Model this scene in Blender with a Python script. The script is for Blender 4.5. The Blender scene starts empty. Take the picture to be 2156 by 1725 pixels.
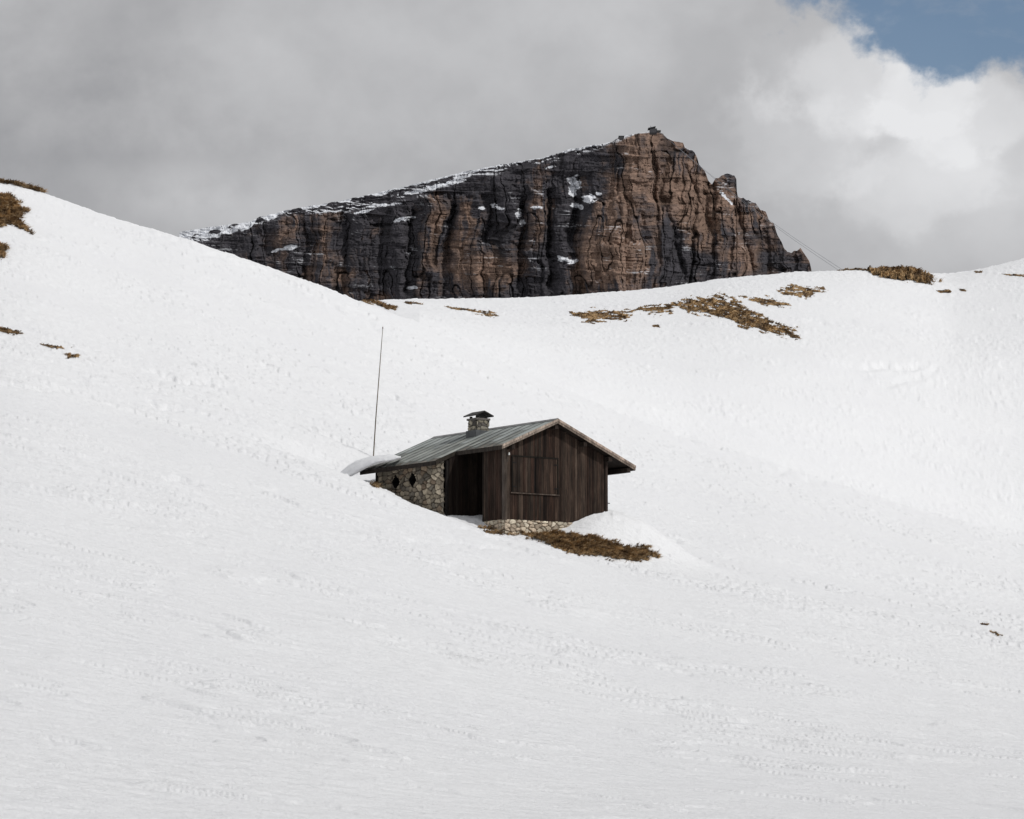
import bpy, math, random
import numpy as np
from mathutils import Vector
random.seed(5); rng=np.random.default_rng(5)
C=bpy.context.scene.collection
# ------------------------------------------------------------------ camera model (photo px space 2156x1725)
F=6114.0; PIT=math.radians(6.28); CP,SP=math.cos(PIT),math.sin(PIT)
def ray(x,r):
    dx=(np.asarray(x,float)-1078)/F; dy=(862.5-np.asarray(r,float))/F
    dyy=CP-dy*SP
    return dx/dyy,(SP+dy*CP)/dyy            # X/Y , Z/Y
def at(x,r,Y):
    u,t=ray(x,r); return np.array([float(u)*Y,Y,float(t)*Y])
def topix(u,t):
    dy=(t*CP-SP)/(CP+t*SP)
    return 1078+u*(CP-dy*SP)*F, 862.5-dy*F
# ------------------------------------------------------------------ noise
def hsh(xi,yi,seed):
    n=(xi*374761393+yi*668265263+seed*982451653)&0xffffffff
    n=((n^(n>>13))*1274126177)&0xffffffff
    n=n^(n>>16)
    return n/4294967295.0
def vn(x,y,seed=0):
    x=np.asarray(x,float);y=np.asarray(y,float)
    xf=np.floor(x);yf=np.floor(y);xi=xf.astype(np.int64);yi=yf.astype(np.int64)
    a=x-xf;b=y-yf
    a=a*a*a*(a*(a*6-15)+10);b=b*b*b*(b*(b*6-15)+10)
    return (hsh(xi,yi,seed)*(1-a)+hsh(xi+1,yi,seed)*a)*(1-b)*2-1+2*b*(hsh(xi,yi+1,seed)*(1-a)+hsh(xi+1,yi+1,seed)*a)
def fbm(x,y,o=4,seed=0,g=.5):
    s=0;a=1;n=0
    for k in range(o):
        s=s+a*vn(x+17.3*k,y-9.1*k,seed+k);n+=a;a*=g
        x,y=(x*.8-y*.6)*2.03,(x*.6+y*.8)*2.03
    return s/n
def afbm(x,y,o=4,seed=0,g=.5):     # no rotation: keeps anisotropy
    s=0;a=1;n=0
    for k in range(o):
        s=s+a*vn(x+17.3*k,y-9.1*k,seed+k);n+=a;a*=g
        x,y=x*2.03,y*2.03
    return s/n
def ridg(x,y,o=4,seed=0,g=.55):
    s=0;a=1;n=0
    for k in range(o):
        s=s+a*np.abs(vn(x+11.3*k,y-5.7*k,seed+k));n+=a;a*=g
        x,y=x*2.03,y*1.8
    return s/n
def sst(a,b,x):
    q=np.clip((x-a)/(b-a),0,1);return q*q*(3-2*q)
# ------------------------------------------------------------------ mesh helpers
def tag(o,label=None,cat=None,group=None,kind=None):
    if label:o['label']=label
    if cat:o['category']=cat
    if group:o['group']=group
    if kind:o['kind']=kind
    return o
def empty(name,loc=(0,0,0),rz=0):
    o=bpy.data.objects.new(name,None);C.objects.link(o);o.location=loc;o.rotation_euler=(0,0,rz);return o
def npmesh(name,V,Q,mat,col=None,smooth=True,parent=None):
    V=np.asarray(V,np.float32);Q=np.asarray(Q,np.int32);k=Q.shape[1]
    me=bpy.data.meshes.new(name)
    me.vertices.add(len(V));me.vertices.foreach_set('co',V.ravel())
    me.loops.add(Q.size);me.loops.foreach_set('vertex_index',Q.ravel())
    me.polygons.add(len(Q));me.polygons.foreach_set('loop_start',np.arange(0,Q.size,k,dtype=np.int32))
    me.update(calc_edges=True)
    me.polygons.foreach_set('use_smooth',np.full(len(Q),smooth))
    if col is not None:
        a=me.color_attributes.new('Col','FLOAT_COLOR','POINT')
        c=np.ones((len(V),4),np.float32);c[:,:3]=col[:,:3]
        a.data.foreach_set('color',c.ravel())
    me.materials.append(mat);me.validate()
    o=bpy.data.objects.new(name,me);C.objects.link(o)
    if parent:o.parent=parent
    return o
def gridquads(n,m,mask=None):
    i=np.arange(n*m).reshape(n,m)
    q=np.stack([i[:-1,:-1],i[1:,:-1],i[1:,1:],i[:-1,1:]],-1)
    if mask is not None:
        k=mask[:-1,:-1]&mask[1:,:-1]&mask[1:,1:]&mask[:-1,1:];q=q[k]
    return q.reshape(-1,4)
class MB:
    def __init__(s):s.v=[];s.f=[];s.c=[]
    def hexa(s,p,col):
        b=len(s.v);s.v+=[tuple(q) for q in p];s.c+=[col]*8
        for f in ((0,3,2,1),(4,5,6,7),(0,1,5,4),(1,2,6,5),(2,3,7,6),(3,0,4,7)):s.f.append([b+i for i in f])
    def box(s,x0,x1,y0,y1,z0,z1,col=(.5,.5,.5)):
        s.hexa([(x0,y0,z0),(x1,y0,z0),(x1,y1,z0),(x0,y1,z0),(x0,y0,z1),(x1,y0,z1),(x1,y1,z1),(x0,y1,z1)],col)
    def tube(s,p0,p1,r0,r1,n=8,col=(.5,.5,.5)):
        p0=Vector(p0);p1=Vector(p1);d=(p1-p0).normalized()
        a=d.orthogonal().normalized();e=d.cross(a);b=len(s.v)
        for p,r in ((p0,r0),(p1,r1)):
            for k in range(n):
                w=2*math.pi*k/n;s.v.append(tuple(p+a*r*math.cos(w)+e*r*math.sin(w)));s.c.append(col)
        for k in range(n):s.f.append([b+k,b+(k+1)%n,b+n+(k+1)%n,b+n+k])
        s.f.append([b+k for k in range(n)][::-1]);s.f.append([b+n+k for k in range(n)])
    def poly(s,pts,faces,col):
        b=len(s.v);s.v+=[tuple(p) for p in pts];s.c+=[col]*len(pts)
        for f in faces:s.f.append([b+i for i in f])
    def build(s,name,mat,parent=None):
        me=bpy.data.meshes.new(name);me.from_pydata(s.v,[],s.f)
        a=me.color_attributes.new('Col','FLOAT_COLOR','POINT')
        a.data.foreach_set('color',np.array([(c[0],c[1],c[2],1) for c in s.c],np.float32).ravel())
        me.materials.append(mat);o=bpy.data.objects.new(name,me);C.objects.link(o)
        if parent:o.parent=parent
        return o
# ------------------------------------------------------------------ materials
def newmat(name):
    m=bpy.data.materials.new(name);m.use_nodes=True;nt=m.node_tree
    return m,nt,nt.nodes['Principled BSDF']
def N(nt,t,**k):
    n=nt.nodes.new(t)
    for a,b in k.items():setattr(n,a,b)
    return n
def attr_mat(name,rough=.85,scale=(5,5,5),lo=.7,hi=1.25,bump=.3,dist=.01,metal=0,scale2=None,dist2=1.,lo2=.75,hi2=1.25):
    m,nt,b=newmat(name);L=nt.links.new
    at_=N(nt,'ShaderNodeAttribute',attribute_name='Col')
    tc=N(nt,'ShaderNodeTexCoord')
    def one(sc):
        mp=N(nt,'ShaderNodeMapping');mp.inputs['Scale'].default_value=sc
        L(tc.outputs['Object'],mp.inputs['Vector'])
        n=N(nt,'ShaderNodeTexNoise');n.inputs['Scale'].default_value=1;n.inputs['Detail'].default_value=7;n.inputs['Roughness'].default_value=.68
        L(mp.outputs[0],n.inputs['Vector']);return n
    n=one(scale)
    def mul(src,nn,a,c):
        mr=N(nt,'ShaderNodeMapRange');mr.inputs[1].default_value=.3;mr.inputs[2].default_value=.7;mr.inputs[3].default_value=a;mr.inputs[4].default_value=c
        L(nn.outputs[0],mr.inputs[0]);vm=N(nt,'ShaderNodeVectorMath',operation='SCALE');L(src,vm.inputs[0]);L(mr.outputs[0],vm.inputs['Scale']);return vm.outputs[0]
    c=mul(at_.outputs['Color'],n,lo,hi)
    bp=N(nt,'ShaderNodeBump');bp.inputs['Strength'].default_value=bump;bp.inputs['Distance'].default_value=dist
    L(n.outputs[0],bp.inputs['Height']);last=bp
    if scale2:
        n2=one(scale2);c=mul(c,n2,lo2,hi2)
        b2=N(nt,'ShaderNodeBump');b2.inputs['Strength'].default_value=bump;b2.inputs['Distance'].default_value=dist2
        L(n2.outputs[0],b2.inputs['Height']);L(bp.outputs[0],b2.inputs['Normal']);last=b2
    L(c,b.inputs['Base Color']);L(last.outputs[0],b.inputs['Normal'])
    b.inputs['Roughness'].default_value=rough;b.inputs['Metallic'].default_value=metal
    b.inputs['Specular IOR Level'].default_value=.2
    return m
def snow_mat(name):
    m,nt,b=newmat(name);L=nt.links.new
    tc=N(nt,'ShaderNodeTexCoord')
    def noise(sc,det,rough=.6,rot=26,dist=0):
        m0=N(nt,'ShaderNodeMapping');m0.inputs['Rotation'].default_value=(0,0,math.radians(rot));L(tc.outputs['Object'],m0.inputs['Vector'])
        mp=N(nt,'ShaderNodeMapping');mp.inputs['Scale'].default_value=sc
        L(m0.outputs[0],mp.inputs['Vector']);n=N(nt,'ShaderNodeTexNoise');n.inputs['Scale'].default_value=1;n.inputs['Distortion'].default_value=dist
        n.inputs['Detail'].default_value=det;n.inputs['Roughness'].default_value=rough;L(mp.outputs[0],n.inputs['Vector']);return n
    a=noise((1.0,4.8,3.0),8,.68,22,.25);c=noise((.05,.15,.15),5);d=noise((7,11,12),5,.75)
    r=N(nt,'ShaderNodeValToRGB');r.color_ramp.elements[0].position=.3;r.color_ramp.elements[1].position=.65
    r.color_ramp.elements[0].color=(.862,.870,.888,1);r.color_ramp.elements[1].color=(.88,.888,.902,1)
    L(c.outputs[0],r.inputs[0]);L(r.outputs[0],b.inputs['Base Color'])
    def bump(n,s,dd,prev=None):
        q=N(nt,'ShaderNodeBump');q.inputs['Strength'].default_value=s
        q.inputs['Distance'].default_value=dd
        L(n.outputs[0],q.inputs['Height'])
        if prev:L(prev.outputs[0],q.inputs['Normal'])
        return q
    q=bump(a,.95,.115);q=bump(d,.85,.034,q)
    L(q.outputs[0],b.inputs['Normal']);b.inputs['Roughness'].default_value=.75;b.inputs['Specular IOR Level'].default_value=.15
    return m
M_snow=snow_mat('snow')
M_wood=attr_mat('weathered_wood',.9,(34,34,1.5),.25,1.85,.6,.008,scale2=(4,4,1.0),dist2=.004,lo2=.40,hi2=1.6)
M_stone=attr_mat('rubble_stone',.9,(14,14,14),.60,1.4,.4,.012)
M_metal=attr_mat('roof_metal',.6,(1.6,1.6,1.6),.58,1.35,.1,.004)
M_grass=attr_mat('dry_grass',.95,(4,4,4),.42,1.55,.4,.03)
M_rock=attr_mat('cliff_rock',.95,(.09,.09,.18),.70,1.32,.75,2.6,scale2=(.35,.35,.85),dist2=1.2,lo2=.70,hi2=1.32)
M_plain=attr_mat('plain_dark',.8,(8,8,8),.85,1.15,.1,.004)
# ------------------------------------------------------------------ terrain
def curve(pts):
    us=[];ts=[]
    for x,r in pts:
        u,t=ray(x,r);us.append(float(u));ts.append(float(t))
    return np.array(us),np.array(ts)
R1=curve([(-1400,230),(-500,290),(-60,358),(0,366),(40,373),(95,388),(200,425),(300,460),(385,484),(480,519),(560,549),(640,578),(700,601),(760,626),(860,668),(1000,735),(1150,804),(1300,868),(1450,920),(1600,962),(1750,1012),(1900,1062),(2156,1135),(2700,1230),(3600,1300)])
R2=curve([(-1400,760),(0,700),(500,650),(760,634),(840,628),(960,629),(1100,627),(1170,624),(1300,615),(1400,604),(1500,586),(1600,573),(1700,563),(1800,560),(1900,562),(2000,567),(2080,552),(2156,535),(2300,505),(2700,440),(3600,380)])
U=np.concatenate([np.linspace(-.62,-.194,50),np.linspace(-.192,.192,1010),np.linspace(.194,.62,50)])
YN=58.;D1=190.;DV=236.;D2=330.
Yr=np.concatenate([1/np.linspace(1/14.,1/49.6,60),1/np.linspace(1/50.,1/186.,960),np.linspace(187,238,50),np.linspace(238.6,345,240),np.linspace(347,420,30),np.geomspace(430,9000,30)])
t1=np.interp(U,*R1);t2=np.interp(U,*R2)
def sm1(a,s):
    k=np.exp(-.5*(np.arange(-3*s,3*s+1)/s)**2);k/=k.sum();return np.convolve(np.pad(a,3*s,'edge'),k,'valid')
t1=sm1(t1,9);t2=sm1(t2,9)
tn=float(ray(1078,1725)[1]);
q=(1/YN-1/Yr)/(1/YN-1/D1)
near=tn+(t1[:,None]-tn)*q[None,:]
tv=np.minimum(t1-.0035,t2-.012)
tv=np.where(U<ray(760,630)[0],np.minimum(t1-.02,tv),tv)
s1=np.clip((Yr-D1)/(DV-D1),0,1)[None,:]
mid=t1[:,None]+(tv-t1)[:,None]*(s1**1.3)
s2=np.clip((Yr-DV)/(D2-DV),0,1)[None,:]
far=tv[:,None]+(t2-tv)[:,None]*(np.sin(s2*math.pi/2)**1.15)
s3=np.clip((Yr-D2),0,None)[None,:]
back=t2[:,None]-.0016*s3/(1+.004*s3)
T=np.where(Yr<=D1,near,np.where(Yr<=DV,mid,np.where(Yr<=D2,far,back)))
T[:,Yr<48]=np.maximum(T[:,Yr<48],(-5.5/Yr[Yr<48])[None,:])
def smY(T,s):
    k=np.exp(-.5*(np.arange(-3*s,3*s+1)/s)**2);k/=k.sum();P=np.pad(T,((0,0),(3*s,3*s)),'edge');o=np.zeros_like(T)
    for i,w in enumerate(k):o+=w*P[:,i:i+T.shape[1]]
    return o
Ts=smY(T,9);jb=int(np.searchsorted(Yr,120));T=np.concatenate([T[:,:jb],Ts[:,jb:]],1)
X=U[:,None]*Yr[None,:];YY=np.broadcast_to(Yr[None,:],X.shape)
DG=YY+.40*X                                    # wind direction: ridges run down to the right
dz=(.24*fbm(X/28+3,YY/24+1,2,11))*(1-.6*sst(150,190,YY)*(1-sst(200,230,YY)))+.06*fbm(X/8,YY/6,3,21)
dz+=np.where(YY>200,.7*fbm(X/45,YY/30,3,31),0)*sst(200,260,YY)
warp=fbm(X/9,YY/6,2,41)
st=afbm(X*.34+warp*.4,DG*1.9+warp*.7,5,51,.68)
msk=.20+.80*sst(-.25,.40,fbm(X/12,DG/7,3,61))
dz+=.046*msk*st+.030*sst(.10,.38,st)*sst(-.05,.45,fbm(X/5,DG/4,2,71))
dz+=.048*afbm(X*.9,DG*3.4,4,81,.68)*(.3+.7*msk)
for sd_,fx,fy,am in ((91,.20,1.0,.065),(94,.35,1.9,.050),(97,.28,1.4,.05)):      # short scattered scour lips
    s_=afbm(X*fx+.3*warp,DG*fy,3,sd_);gate=sst(.15,.45,fbm(X/6+sd_,DG/3,2,sd_+3))
    dz+=am*gate*(sst(.06,.12,s_)-.8*sst(.12,.6,s_))
dz*=np.clip(YY/70,0.6,1.5)
T=T+dz/YY
px,pr=topix(U[:,None],T)
def pline(pts,A,w):
    global T
    xs=[p[0] for p in pts]
    c0=np.searchsorted(px[:,600],min(xs)-40);c1=np.searchsorted(px[:,600],max(xs)+40)
    sx=px[c0:c1];sy=pr[c0:c1];b=np.full(sx.shape,1e9);along=np.zeros_like(b)
    sy2=sy+9*fbm(sx/38,sx*0+pts[0][1],3,7);n=len(pts)-1
    for k_,((x0,y0),(x1,y1)) in enumerate(zip(pts[:-1],pts[1:])):
        dx,dy=x1-x0,y1-y0;k=np.clip(((sx-x0)*dx+(sy2-y0)*dy)/(dx*dx+dy*dy),0,1)
        d=np.hypot(sx-x0-k*dx,sy2-y0-k*dy);along=np.where(d<b,(k_+k)/n,along);b=np.minimum(b,d)
    f=-A*np.exp(-(b/w)**2)*np.sin(np.clip(along,.02,.98)*math.pi)**.5*(.5+.5*sst(-.3,.3,fbm(sx/40,sy*0,2,8)))
    T[c0:c1]+=f/YY[c0:c1]
for P,A_,w in [([(305,785),(350,790),(400,803),(440,806),(492,818)],.24,4),([(330,795),(380,806),(420,812)],.14,3),([(312,848),(340,856),(382,862)],.20,4),
    ([(1755,762),(1800,772),(1850,770),(1950,776),(2000,786)],.40,5),([(1840,800),(1870,812),(1960,792)],.2,4),([(1700,680),(1760,675),(1850,690)],.18,6),
    ([(0,805),(70,812),(150,826)],.18,4),([(780,825),(830,838),(870,858)],.17,4),([(345,1003),(370,1010),(425,1018)],.15,4),
    ([(960,1112),(1050,1132),(1130,1168)],.10,4),([(905,1130),(1000,1150),(1120,1165)],.08,4),([(1360,1018),(1420,1030)],.09,4),([(540,770),(650,800)],.13,4),
    ([(90,1550),(115,1562),(210,1575)],.08,5),([(1050,790),(1100,812),(1210,850)],.12,5),([(720,865),(800,880),(860,900)],.10,4),
    ([(1250,845),(1340,880),(1500,945),(1600,975),(1750,1015),(1900,1065)],.13,8),([(200,440),(400,520),(560,575),(700,640),(800,690)],.18,5),([(380,1122),(440,1132)],.08,4),([(690,640),(800,700),(950,760),(1100,830)],.12,6)]:
    pline(P,A_,w)
def bil(xw,yw):
    u=xw/yw;i=np.clip(np.interp(u,U,np.arange(len(U))),0,len(U)-1.001);j=np.clip(np.interp(yw,Yr,np.arange(len(Yr))),0,len(Yr)-1.001)
    i0=i.astype(int);j0=j.astype(int);a=i-i0;b=j-j0
    return (T[i0,j0]*(1-a)*(1-b)+T[i0+1,j0]*a*(1-b)+T[i0,j0+1]*(1-a)*b+T[i0+1,j0+1]*a*b)*yw
ctl=[(1000,1113,102.6),(1063,1127,102.9),(1063,1124,104),(1130,1127,103.6),(1190,1122,104.6),(985,1103,104),(945,1093,104.6),(905,1076,105.6),(870,1062,106.6),(835,1048,107.8),(800,1036,109),(972,1082,105.6),
     (1235,1080,105.9),(1281,1075,106.4),(1320,1081,107.0),(1350,1096,107.4),(1385,1126,108),(1215,1126,103.9),(1230,1144,103.0),(1300,1162,103.2),(1360,1168,104),(1400,1170,105),(765,1014,110),(735,1010,110.5),(705,1004,111),(760,985,112.5),(790,975,113.5),(650,985,110),(960,1088,106.8)]
cw=np.array([at(*c) for c in ctl]);want=cw[:,2]-bil(cw[:,0],cw[:,1])
S=1.35
K=np.exp(-((cw[:,None,0]-cw[None,:,0])**2+(cw[:,None,1]-cw[None,:,1])**2)/(2*S*S))
wt=np.linalg.solve(K+.05*np.eye(len(K)),want)
j0,j1=np.searchsorted(Yr,[92,124]);i0,i1=np.searchsorted(U,[-.14,.12])
sub=np.zeros((i1-i0,j1-j0))
for (cx,cy,_),w in zip(cw,wt):sub+=w*np.exp(-((X[i0:i1,j0:j1]-cx)**2+(YY[i0:i1,j0:j1]-cy)**2)/(2*S*S))
T[i0:i1,j0:j1]+=sub/YY[i0:i1,j0:j1]
V=np.stack([X,YY,T*YY],-1).reshape(-1,3)
g=npmesh('ground',V,gridquads(len(U),len(Yr))[:, ::-1],M_snow)
tag(g,'white snow slope rising from the foreground to both ridges','snow',kind='structure')
CM=np.maximum.accumulate(T[:,:int(np.searchsorted(Yr,400))],axis=1)
def hit(xs,rs):
    us,ts=ray(xs,rs);us=us.ravel();ts=ts.ravel();ii=np.interp(us,U,np.arange(len(U)));out=np.zeros((len(us),3))
    i0=ii.astype(int);a=ii-i0
    for n in range(len(us)):
        yv=[]
        for i in (i0[n],i0[n]+1):
            c=CM[i];j=int(np.searchsorted(c,ts[n]));
            if j>=len(c):j=int(np.searchsorted(c,c[-1]))
            j=min(max(j,1),len(c)-1)
            d=c[j]-c[j-1];w=(ts[n]-c[j-1])/d if d>1e-9 else 1;w=min(max(w,0),1)
            yv.append(Yr[j-1]*(1-w)+Yr[j]*w)
        if abs(yv[0]-yv[1])>4: y=yv[0] if a[n]<.5 else yv[1]
        else: y=yv[0]*(1-a[n])+yv[1]*a[n]
        out[n]=(us[n]*y,y,0)
    out[:,2]=bil(out[:,0],out[:,1]);return out
# ------------------------------------------------------------------ grass patches
def sdpoly(x,y,P):
    P=np.array(P,float);d=np.full(x.shape,1e9);ins=np.zeros(x.shape,bool)
    for k in range(len(P)):
        x0,y0=P[k];x1,y1=P[(k+1)%len(P)];dx,dy=x1-x0,y1-y0
        q=np.clip(((x-x0)*dx+(y-y0)*dy)/(dx*dx+dy*dy+1e-9),0,1);d=np.minimum(d,np.hypot(x-x0-q*dx,y-y0-q*dy))
        c=((y0>y)!=(y1>y))&(x<(x1-x0)*(y-y0)/(y1-y0+1e-12)+x0);ins^=c
    return np.where(ins,d,-d)
def patch(P,label,seed,step=1.0,amp=3.,h=.10,nb=1500,bh=.2,bw=.02,holes=.25,slope=.25):
    xs=[p[0] for p in P];ys=[p[1] for p in P];pad=12
    gx=np.arange(min(xs)-pad,max(xs)+pad,step);gy=np.arange(min(ys)-pad,max(ys)+pad,step*.7)
    XX,RR=np.meshgrid(gx,gy,indexing='ij');rs=RR-slope*XX
    sd=np.clip(sdpoly(XX,RR,P),-20,3.5+amp*.6)
    sd=sd+amp*2.4*afbm(XX/24,rs/3.2,4,seed,.64)+amp*1.1*fbm(XX/5,rs/1.6,3,seed+3)-amp*holes
    m=sd>0
    if m.sum()<8:return None
    ok=(sd>-2.5)
    W=np.zeros(XX.shape+(3,));W[ok]=hit(XX[ok],RR[ok])
    edge=np.clip(sd/4,0,1);n=fbm(XX/4,RR/2.2,3,seed+5)
    W[...,2]+=.012+h*edge*(.5+.9*n)
    c=np.zeros(XX.shape+(3,));k=np.clip(.50+1.05*fbm(XX/9,RR/4,3,seed+9),0,1)[...,None]
    c[:]=np.array((.062,.038,.022))*(1-k)+np.array((.41,.270,.135))*k
    Q=gridquads(*XX.shape,mask=m)
    if len(Q)<3:return None
    V=W.reshape(-1,3);used=np.unique(Q);mp=np.full(len(V),-1);mp[used]=np.arange(len(used));Q=mp[Q];V=V[used];c=c.reshape(-1,3)[used]
    f=Q[rng.integers(0,len(Q),nb)]
    w=rng.random((nb,4));w/=w.sum(1,keepdims=True);B=(V[f]*w[...,None]).sum(1)
    dirn=rng.normal(0,.8,(nb,2));dirn[:,0]+=.8;dirn[:,1]-=.5;dirn/=np.linalg.norm(dirn,axis=1,keepdims=True)
    hh=bh*rng.uniform(.05,.75,nb)**1.6;ln=bh*rng.uniform(.4,1.5,nb)
    tip=B+np.c_[dirn*ln[:,None],hh-ln*.10];side=np.c_[np.abs(dirn[:,1])+.5,-dirn[:,0]*.3,np.zeros(nb)]*bw
    V2=np.concatenate([V,B-side,B+side,tip+side*.4,tip-side*.4]);b0=len(V);ar=np.arange(nb)
    Q2=np.stack([b0+ar,b0+nb+ar,b0+2*nb+ar,b0+3*nb+ar],-1)
    kb=np.clip((c[f[:,0]][:,:1]-.07)/.34,0,1);kk=rng.random((nb,1))*.25+.75*kb;cb=np.array((.10,.060,.033))*(1-kk)+np.array((.62,.44,.245))*kk
    o=npmesh('dry_grass',V2,np.concatenate([Q,Q2]),M_grass,np.concatenate([c,cb*.75,cb*.75,cb,cb]),smooth=True)
    return tag(o,label,'grass',None,'stuff')
patch([(1006,1109),(1060,1119),(1130,1120),(1185,1120),(1225,1126),(1262,1132),(1300,1143),(1330,1151),(1362,1151),(1392,1172),(1330,1184),(1285,1176),(1240,1170),(1195,1166),(1160,1152),(1135,1138),(1100,1128),(1050,1126),(1005,1114)],'tawny dry grass patch laid bare in front of the hut plinth',101,1.0,4.6,.05,15000,.15,.012,.04,.15)
patch([(776,1018),(798,1018),(800,1029),(786,1028)],'tiny brown grass tuft beside the left end of the stone wall',103,1,1,.08,250,.2,.015)
patch([(-10,374),(40,376),(95,388),(92,396),(40,390),(-10,386)],'grass tuft on the very top of the left snow hill',105,1,2.,.25,1500,.3,.03,.0)
patch([(-10,404),(22,412),(50,438),(62,446),(38,462),(66,490),(40,486),(18,476),(-10,480)],'large brown grass patch at the left frame edge below the hilltop',107,1,4.5,.12,4500,.26,.03,.1)
patch([(-10,512),(10,516),(20,526),(8,532),(14,545),(-10,546)],'small brown grass patch at the left edge under the large one',109,1,2.5,.12,700,.25,.03)
patch([(-6,688),(25,693),(55,704),(30,706),(-6,697)],'thin dark grass streak at the left edge halfway down the hill',111,1,1.8,.08,300,.12,.025)
patch([(138,746),(168,746),(166,754),(142,755)],'small isolated grass spot on the left slope',113,1,1.5,.06,180,.12,.02)
patch([(80,722),(110,728),(150,732),(120,736),(90,730)],'broken row of faint grass specks above the isolated spot on the left slope',115,1,2.2,.05,100,.1,.02)
patch([(752,626),(790,632),(835,648),(830,654),(795,645),(765,636)],'dark grass strip on the skyline where the two snow slopes meet',117,.8,2.2,.15,900,.25,.035,.1,.3)
patch([(842,634),(870,635),(892,641),(860,643)],'short thin grass streak on the saddle right of the dark strip',119,.8,1.6,.1,150,.2,.035,.2,.2)
patch([(935,645),(990,648),(1045,660),(1052,668),(1020,664),(980,656),(940,650)],'broken grass streak on the middle of the saddle',121,.8,3.0,.1,350,.16,.035,.3,.15)
patch([(1200,658),(1262,654),(1300,656),(1334,656),(1318,668),(1328,676),(1270,672),(1245,682),(1222,670)],'ragged grass patch at the left end of the patchy band',123,.8,5.6,.08,1000,.18,.04,-.05,.05)
patch([(1330,652),(1370,643),(1420,638),(1414,656),(1390,662),(1350,657)],'middle grass patch of the patchy band on the right hillside',125,.8,5.2,.08,800,.18,.04,-.1,-.1)
patch([(1418,640),(1455,630),(1510,625),(1560,636),(1572,652),(1615,668),(1650,684),(1674,698),(1676,713),(1640,708),(1600,694),(1570,692),(1540,674),(1490,664),(1450,654)],'longest brown grass patch slanting down the right hillside',127,.9,7.4,.10,4500,.22,.04,.0,.3)
patch([(1555,624),(1610,626),(1650,636),(1666,646),(1630,646),(1590,636)],'thin grass streak just above the longest patch',129,.8,4.6,.06,350,.16,.04,.05,.15)
patch([(1638,612),(1668,602),(1700,606),(1742,610),(1720,618),(1700,628),(1672,622),(1650,620)],'scattered grass streaks high on the right hillside below the ridge',131,.8,6.,.06,400,.16,.04,.2,.1)
patch([(1368,684),(1386,684),(1390,690),(1374,690)],'tiny grass spot below the middle patch',133,1,1,.1,100,.15,.04)
patch([(1762,558),(1800,554),(1850,558),(1832,568),(1780,566)],'low grass strip on the right ridge left of the mound',135,.8,2.2,.2,600,.25,.04,0,0)
patch([(1822,574),(1858,558),(1890,554),(1918,554),(1938,566),(1945,578),(1980,594),(1950,598),(1900,592),(1860,588)],'rounded grassy mound on the right ridge',137,.9,3.6,.6,5000,.28,.045,.0,.2)
patch([(1968,611),(1998,610),(2004,616),(1980,618)],'small grass speck below the rounded mound',139,.8,1,.08,100,.15,.04)
patch([(2018,609),(2036,610),(2034,615),(2020,614)],'tiny grass speck right of the small one under the mound',141,.8,1,.08,60,.15,.04)
patch([(2050,571),(2070,571),(2068,577),(2054,576)],'tiny grass speck near the right end of the ridge',143,.8,1,.08,60,.15,.04)
patch([(2105,577),(2160,577),(2160,583),(2120,581)],'thin grass streak at the right frame edge near the ridge',145,.8,1.4,.08,150,.15,.04)
patch([(2062,1313),(2082,1313),(2080,1318),(2066,1317)],'upper of two tiny grass specks on the lower right snow',147,.8,.9,.03,90,.08,.01)
patch([(2082,1328),(2100,1332),(2114,1339),(2102,1341),(2090,1335)],'lower of two tiny grass specks on the lower right snow',149,.8,1.6,.03,130,.08,.01)
# ------------------------------------------------------------------ hut
O=at(1063,1092,103.6)
hut=empty('mountain_hut',tuple(O),math.radians(35))
tag(hut,'dark brown wooden hut with stone side wall and grey metal roof on the snow slope','hut')
UR=2.07;ZR=3.66;SL=.434
def zt(u):return ZR-SL*abs(u-UR)
def wcol(k=1.,grey=None):
    g_=random.random()**1.4 if grey is None else grey
    a=np.array((.025,.0135,.0095));b=np.array((.057,.041,.031))
    c=(a*(1-g_)+b*g_)*random.uniform(.32,1.25)*k
    return tuple(c)
def planks_u(mb,u0,u1,v,outs,z0,ztop,w=.09,k=1.,zj=.02,th=.03):
    u=u0
    while u<u1-.01:
        e=min(u+w*random.uniform(.7,1.25),u1)
        if u1-e<.04:e=u1
        o=random.uniform(0,.018)*outs;a,b=u+.004,e-.004;zb=z0+random.uniform(-zj,zj)
        y0,y1=sorted((v+o,v-outs*th))
        mb.hexa([(a,y0,zb),(b,y0,zb),(b,y1,zb),(a,y1,zb),(a,y0,ztop(a)),(b,y0,ztop(b)),(b,y1,ztop(b)),(a,y1,ztop(a))],wcol(k))
        u=e
def planks_v(mb,v0,v1,u,outs,z0,ztop,w=.09,k=1.,zj=.02,th=.03):
    v=v0
    while v<v1-.01:
        e=min(v+w*random.uniform(.7,1.25),v1)
        if v1-e<.04:e=v1
        o=random.uniform(0,.018)*outs;x0,x1=sorted((u+o,u-outs*th))
        mb.box(x0,x1,v+.004,e-.004,z0+random.uniform(-zj,zj),ztop,wcol(k));v=e
W=4.51;LV=7.4;TH=.13;VN=1.30;UN=.95
mb=MB();planks_u(mb,0,W,-.02,-1,-.02,lambda u:zt(u)-TH-.03)
dk=(.005,.004,.0035)
mb.poly([(0.02,.012,-.3),(W-.02,.012,-.3),(W-.02,.012,zt(W)-TH-.03),(UR,.012,ZR-TH-.03),(.02,.012,zt(0)-TH-.03)],[(0,1,2,3,4)],dk)
gw=mb.build('gable_wall',M_wood,hut)
zs=zt(0)-TH-.02
mb=MB();planks_v(mb,0.02,VN,-.02,-1,-.02,zs,k=1.1);mb.box(.012,.06,.03,VN,-.3,zs,dk);sw=mb.build('side_wall',M_wood,hut)
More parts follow.
